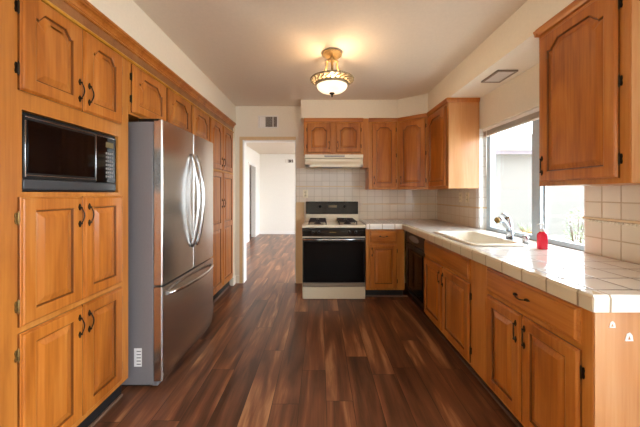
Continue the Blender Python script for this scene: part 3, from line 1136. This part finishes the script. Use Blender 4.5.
nb = thing('base_cabinet', 'oak base cabinet in the right foreground with wide drawer over two doors', 'cabinet', (BX, 1.764, 0), RZR, 'oak base cabinets')
NBW = 1.764 - 1.072
MB().box(0, NBW, 0, XR - BX - 0.01, TK, BT).build('carcass', M['wframe'], nb)
MB().box(0, NBW - .002, 0.07, XR - BX - 0.01, 0, TK).build('toe_kick', M['toe'], nb)
add_drawer(nb, 0.029, 0.649, 0.690, 0.832)
add_door(nb, 0.029, 0.324, 0.125, 0.665, False, 'L', 'top')
add_door(nb, 0.334, 0.649, 0.125, 0.665, False, 'R', 'top')
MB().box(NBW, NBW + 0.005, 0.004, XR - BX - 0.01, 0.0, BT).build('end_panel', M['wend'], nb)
for (lx, lz, s_) in ((0.068, 0.7885, 0.012), (0.131, 0.742, 0.0155)):
    stk = MB().mat(M['label'])
    stk.prism([(lx - s_, lz - s_), (lx + s_, lz - s_), (lx + s_ * .8, lz + s_ * .4), (lx + s_ * .2, lz + s_ * 1.1), (lx - s_ * .5, lz + s_ * .8)], 0, NBW + 0.005, NBW + 0.0065)
    stk.mat(M['wend'])
    stk.prism([(lx - .005, lz - .6 * s_), (lx + .005, lz - .6 * s_), (lx, lz + .3 * s_)], 0, NBW + 0.0060, NBW + 0.0068)
    stk.build('torn_sticker', None, nb)
struct(MB().box(BX + 0.052, BX + 0.068, 1.08, 3.40, 0, 0.018, 0.004).box(0.56, BX + .05, 3.522, 3.538, 0, 0.018, 0.004).build('trim_5', M['shoe']))

# ------------------------------------------------------------------ countertop
CX0 = 1.0
SKX0, SKX1, SKY0, SKY1 = 1.085, 1.445, 2.01, 2.70
ctp = thing('countertop', 'white tiled countertop running from the range round to the foreground', 'countertop', (0, 0, 0))
xs = [0.552, CX0, SKX0, SKX1, XR - 0.0105]
ys = [1.042, SKY0, SKY1, 3.445, YB - 0.011]
s = MB().slab(xs, ys, lambda i, j: (i >= 1 or j == 3) and not (i == 2 and j == 1), 0.850, CT)
s.build('worktop', M['counter_top'], ctp)
e = MB().mat(M['counter_edge_y'])
e.prism([(CX0 - 0.012, 0.849), (CX0 - 0.014, 0.90), (CX0 - 0.008, 0.912), (CX0 + 0.03, 0.9125), (CX0 + 0.03, 0.910), (CX0, 0.905), (CX0, 0.849)], 1, 1.034, 3.436)
e.mat(M['counter_edge_x'])
e.prism([(1.042, 0.849), (1.030, 0.849), (1.028, 0.90), (1.034, 0.912), (1.08, 0.9125), (1.08, 0.910), (1.042, 0.905)], 0, CX0 - 0.010, XR - 0.0105)
e.prism([(3.445, 0.849), (3.434, 0.849), (3.432, 0.90), (3.438, 0.912), (3.48, 0.9125), (3.48, 0.910), (3.445, 0.905)], 0, 0.552, CX0 + 0.0)
e.build('edge_tile', None, ctp)
MB().box(XR - 0.011, 1.742, WY0 + 0.0105, WY1 - 0.0105, 0.862, CT - 0.012).build('window_ledge', M['counter_top'], ctp)

# sink
sk = thing('kitchen_sink', 'white enamel drop-in sink set in the tiled counter below the window', 'sink', (0, 0, CT))
m_ = MB()


def rrect(x0, x1, y0, y1, r, z, n=5):
    pts = []
    for (cx, cy, a0) in ((x1 - r, y0 + r, -PI / 2), (x1 - r, y1 - r, 0), (x0 + r, y1 - r, PI / 2), (x0 + r, y0 + r, PI)):
        for q in range(n):
            a = a0 + PI / 2 * q / (n - 1)
            pts.append((cx + r * math.cos(a), cy + r * math.sin(a), z))
    return pts


X0, X1, Y0, Y1 = 1.065, 1.465, 1.985, 2.725
m_.rings([rrect(X0, X1, Y0, Y1, 0.05, 0.003), rrect(X0 + .003, X1 - .003, Y0 + .003, Y1 - .003, 0.05, 0.011), rrect(X0 + 0.012, X1 - 0.012, Y0 + .012, Y1 - .012, 0.045, 0.015),
          rrect(X0 + 0.036, X1 - 0.040, Y0 + .036, Y1 - .036, 0.045, 0.014), rrect(X0 + 0.043, X1 - 0.046, Y0 + .043, Y1 - .043, 0.045, 0.004),
          rrect(X0 + 0.055, X1 - 0.06, Y0 + .055, Y1 - .055, 0.06, -0.13), rrect(X0 + 0.09, X1 - 0.095, Y0 + .09, Y1 - .09, 0.05, -0.165)])
for f in m_.bm.faces:
    f.smooth = True
m_.build('basin', M['sink'], sk)
MB().lathe([(0.0, -0.163), (0.036, -0.163), (0.040, -0.161), (0.028, -0.160), (0.0, -0.162)], (1.26, 2.39, 0), 2, 18).build('drain', M['chrome'], sk)

# faucet: leaning lever body with pull-out spray spout
fc = thing('kitchen_faucet', 'single-lever nickel faucet with pull-out spray standing behind the sink', 'faucet', (1.520, 2.275, CT))
MB().lathe([(0.0, 0.0), (0.034, 0.0), (0.034, 0.006), (0.028, 0.012), (0.0, 0.012)], seg=20).box(-0.032, 0.032, -0.10, 0.10, 0.0, 0.006, 0.003).build('base_plate', M['chrome'], fc)
MB().tube([(0, 0, 0.008), (-0.002, 0, 0.05), (-0.008, 0, 0.10), (-0.016, 0, 0.145), (-0.022, 0, 0.175), (-0.026, 0, 0.19)], [0.031, 0.028, 0.026, 0.028, 0.025, 0.012], 16).build('body', M['chrome'], fc)
MB().tube([(-0.022, 0, 0.178), (-0.035, 0, 0.198), (-0.060, -0.004, 0.207), (-0.075, -0.006, 0.206)], [0.017, 0.013, 0.009, 0.006], 12).build('lever', M['chrome'], fc)
sp = MB().tube([(-0.004, -0.004, 0.055), (-0.035, -0.012, 0.105), (-0.068, -0.020, 0.148), (-0.095, -0.026, 0.164), (-0.125, -0.032, 0.160)], [0.017, 0.020, 0.022, 0.024, 0.025], 14)
sp = sp.build('spout', M['chrome'], fc)
MB().tube([(-0.124, -0.0318, 0.1602), (-0.136, -0.0345, 0.1585)], [0.0255, 0.022], 14).build('spray_head', M['brass'], sp)  # brass colour paints in a warm reflection on the nickel head
ag = MB().lathe([(0.0, 0.0), (0.021, 0.0), (0.021, 0.055), (0.018, 0.062), (0.0, 0.064)], (0, 0, 0), 2, 18).build('sink_air_gap', M['chrome'], None, (1.495, 2.075, CT + 0.0005))
tag(ag, 'short nickel air gap cap between faucet and soap bottle', 'air gap')

# soap bottle
so = thing('soap_bottle', 'red liquid soap bottle with clear pump on the tiled counter', 'soap bottle', (1.478, 1.895, CT + 0.0005))
bt = MB()
bt.rings([rrect(-.027, .027, -.018, .018, .014, 0.0), rrect(-.030, .030, -.021, .021, .016, 0.004), rrect(-.030, .030, -.021, .021, .016, 0.086),
          rrect(-.027, .027, -.019, .019, .015, 0.100), rrect(-.016, .016, -.014, .014, .012, 0.112), rrect(-.012, .012, -.012, .012, .0115, 0.118)])
for f in bt.bm.faces:
    f.smooth = True
bt.build('bottle', M['red'], so)
MB().lathe([(0.0135, 0.116), (0.0135, 0.132), (0.006, 0.135), (0.004, 0.136), (0.004, 0.156), (0.011, 0.158), (0.011, 0.168), (0.0, 0.170)], seg=14)\
    .tube([(0, 0, 0.164), (-0.02, 0, 0.165), (-0.034, 0, 0.160)], 0.005, 8).build('pump', M['clear'], so)

# ------------------------------------------------------------------ blind
bl = thing('mini_blind', 'raised mini blind gathered under the window head', 'blind', (1.715, WY0 + 0.02, 1.865))
BLW = WY1 - WY0 - 0.04
MB().box(-0.018, 0.012, 0, BLW, 0.058, 0.088, 0.003).build('headrail', M['blind'], bl)
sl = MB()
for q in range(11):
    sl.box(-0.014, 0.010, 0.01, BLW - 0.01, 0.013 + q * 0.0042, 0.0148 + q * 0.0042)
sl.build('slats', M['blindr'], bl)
MB().box(-0.014, 0.011, 0.005, BLW - 0.005, 0.0, 0.012, 0.002).build('bottom_rail', M['blind'], bl)
MB().tube([(-0.018, BLW - 0.07, 0.06), (-0.019, BLW - 0.07, -0.40)], 0.003, 6).build('tilt_wand', M['strap'], bl)

# ------------------------------------------------------------------ ceiling light
LX, LY = 0.102, 2.52
cl = thing('ceiling_light', 'lit antique semi-flush ceiling light with alabaster bowl', 'ceiling light', (LX, LY, H))
cl.scale = (1.03, 1.03, 0.93)
g_ = MB().lathe([(0.0, 0.0), (0.070, 0.0), (0.083, -0.010), (0.085, -0.026), (0.078, -0.034), (0.070, -0.036), (0.066, -0.046), (0.030, -0.056), (0.0, -0.056)], seg=32)
g_.build('canopy', M['gilt'], cl)
MB().lathe([(0.012, -0.05), (0.022, -0.065), (0.026, -0.075), (0.018, -0.088), (0.010, -0.10), (0.009, -0.20), (0.0, -0.20)], seg=18).build('stem', M['gilt'], cl)
for q in range(3):
    a = 2 * PI * q / 3 + 0.5
    ar = []
    for (r_, z_) in ((0.014, -0.085), (0.035, -0.066), (0.056, -0.075), (0.050, -0.105), (0.058, -0.140), (0.085, -0.185), (0.120, -0.225), (0.150, -0.250), (0.178, -0.252), (0.196, -0.232), (0.190, -0.215)):
        ar.append((r_ * math.cos(a), r_ * math.sin(a), z_))
    MB().tube(ar, [0.008, 0.009, 0.010, 0.0095, 0.0105, 0.011, 0.010, 0.009, 0.009, 0.008, 0.006], 8).build('arm', M['gilt'], cl)
rm = MB()
rm.lathe([(0.130, -0.318), (0.133, -0.302), (0.140, -0.296), (0.144, -0.303), (0.136, -0.322)], seg=40)
rm.lathe([(0.180, -0.262), (0.187, -0.256), (0.190, -0.262), (0.184, -0.270)], seg=40)
for q in range(24):
    a = 2 * PI * q / 24
    rm.tube([((0.186 - .048 * k / 6) * math.cos(a + .14 * math.sin(k * 1.05)), (0.186 - .048 * k / 6) * math.sin(a + .14 * math.sin(k * 1.05)), -0.262 - 0.042 * k / 6) for k in range(7)], 0.0068, 6)
rm.build('rim', M['patina'], cl)
bw = NT('lit_alabaster_glass')
tcn = bw.n('ShaderNodeTexCoord')
fcol = bw.noise(tcn.outputs['Object'], 9.0, 3.0, 0.5, 0.6)
bw.set(color=(0.9, 0.8, 0.62, 1), rough=0.25, emit=bw.ramp(fcol, [(0.3, (1.0, 0.66, 0.34, 1)), (0.7, (1.0, 0.84, 0.58, 1))]), emit_s=0.40)
MB().lathe([(0.132, -0.300), (0.134, -0.316), (0.124, -0.342), (0.098, -0.366), (0.062, -0.381), (0.030, -0.387), (0.0, -0.388)], seg=40).build('bowl', bw.m, cl)
MB().lathe([(0.0, -0.382), (0.022, -0.385), (0.025, -0.392), (0.013, -0.400), (0.007, -0.409), (0.009, -0.416), (0.005, -0.425), (0.0, -0.432)], seg=14).build('finial', M['antique'], cl)
ld = bpy.data.lights.new('bulb', 'POINT')
ld.energy = 5.0
ld.color = (1.0, 0.70, 0.42)
ld.shadow_soft_size = 0.035
lo = bpy.data.objects.new('bulb', ld)
COL.objects.link(lo)
lo.parent = cl
lo.location = (0.01, -0.055, -0.265)

# fill lamp added behind the camera to warm and brighten the room
dl_ = thing('rear_fill_lamp', 'unseen round flush ceiling lamp added as warm fill behind the viewer', 'ceiling light', (0.0, -1.6, H))
MB().lathe([(0.0, 0.0), (0.19, 0.0), (0.19, -0.02), (0.0, -0.02)], seg=32).build('canopy', M['gilt'], dl_)
dm = NT('lit_opal_glass')
dm.set(color=(0.9, 0.85, 0.75, 1), emit=(1.0, 0.85, 0.66, 1), emit_s=5.0)
MB().lathe([(0.18, -0.021), (0.175, -0.05), (0.13, -0.085), (0.06, -0.1), (0.0, -0.103)], seg=32).build('bowl', dm.m, dl_)

# soffit light panel
sp_ = thing('soffit_light', 'flat unlit light panel in a thin frame in the soffit above the sink', 'light panel', (1.435, 2.30, SZ))
MB().box(0, 0.165, 0, 0.015, -0.014, 0.0).box(0, 0.165, 0.225, 0.24, -0.014, 0.0).box(0, 0.015, 0.015, 0.225, -0.014, 0.0).box(0.15, 0.165, 0.015, 0.225, -0.014, 0.0).build('frame', M['taupe'], sp_)
MB().box(0.015, 0.15, 0.015, 0.225, -0.009, 0.0).build('diffuser', M['lens'], sp_)


# ------------------------------------------------------------------ vents, plates, switch
def vent(label, loc, w, h, rotz=0.0):
    o = thing('air_vent', label, 'vent', loc, rotz)
    MB().box(0, w, -0.008, 0, 0, 0.018, 0.002).box(0, w, -0.008, 0, h - 0.018, h, 0.002).box(0, 0.022, -0.008, 0, 0.018, h - 0.018).box(w - 0.022, w, -0.008, 0, 0.018, h - 0.018)\
        .box(w * .33, w * .33 + 0.012, -0.008, 0, 0.018, h - 0.018).box(w * .72, w * .72 + 0.012, -0.008, 0, 0.018, h - 0.018).build('frame', M['ventw'], o)
    MB().box(0.022, w - 0.022, -0.001, 0.0, 0.018, h - 0.018).build('duct', M['ventd'], o)
    sl_ = MB()
    q = 0.030
    while q < w - 0.03:
        if q < w * .33 - .004:
            sl_.prism([(q - .006, -0.006), (q + 0.008, -0.0015), (q + 0.008, -0.001), (q - .006, -0.005)], 2, 0.018, h - 0.018)
        else:
            sl_.box(q, q + 0.002, -0.006, -0.001, 0.018, h - 0.018)
        q += 0.0125
    sl_.build('louvers', M['ventw'], o)
    return o


vent('white wall vent with dark louvers above the doorway', (-0.895, YB, 2.215), 0.293, 0.180)
vent('small dark-slatted vent on the far white wall seen through the doorway', (-1.12, 8.99, 2.24), 0.28, 0.13)


def outlet(label, loc, rotz):
    o = thing('outlet', label, 'outlet', loc, rotz, 'almond outlets on the backsplash')
    MB().box(-0.035, 0.035, -0.006, 0, -0.057, 0.057, 0.003).build('plate', M['plate'], o)
    for zz in (-0.024, 0.024):
        f = MB().lathe([(0.017, -0.006), (0.016, -0.009), (0.0, -0.009)], (0, 0, zz), 1, 16).build('socket', M['plate'], o)
        MB().box(-0.008, -0.005, -0.0095, -0.009, zz - .006, zz + .006).box(0.005, 0.008, -0.0095, -0.009, zz - .006, zz + .006).build('slots', M['slot'], f)
    return o


outlet('almond outlet on the tiled wall left of the range backguard', (-0.215, YB - 0.0105, 1.275), 0)
outlet('almond outlet under the end-panelled upper cabinet, nearer the window', (XR - 0.0105, 3.22, 1.235), RZR)
outlet('almond outlet under the end-panelled upper cabinet, nearer the corner', (XR - 0.0105, 3.38, 1.235), RZR)
sw = thing('light_switch', 'small white light switch on the hall side wall', 'switch', (-1.9295, 7.35, 1.0), PI / 2)
MB().box(-0.035, 0.035, -0.006, 0, -0.057, 0.057, 0.003).build('plate', M['plate'], sw)
MB().box(-0.006, 0.006, -0.014, -0.006, -0.012, 0.012, 0.001).build('toggle', M['ventd'], sw)
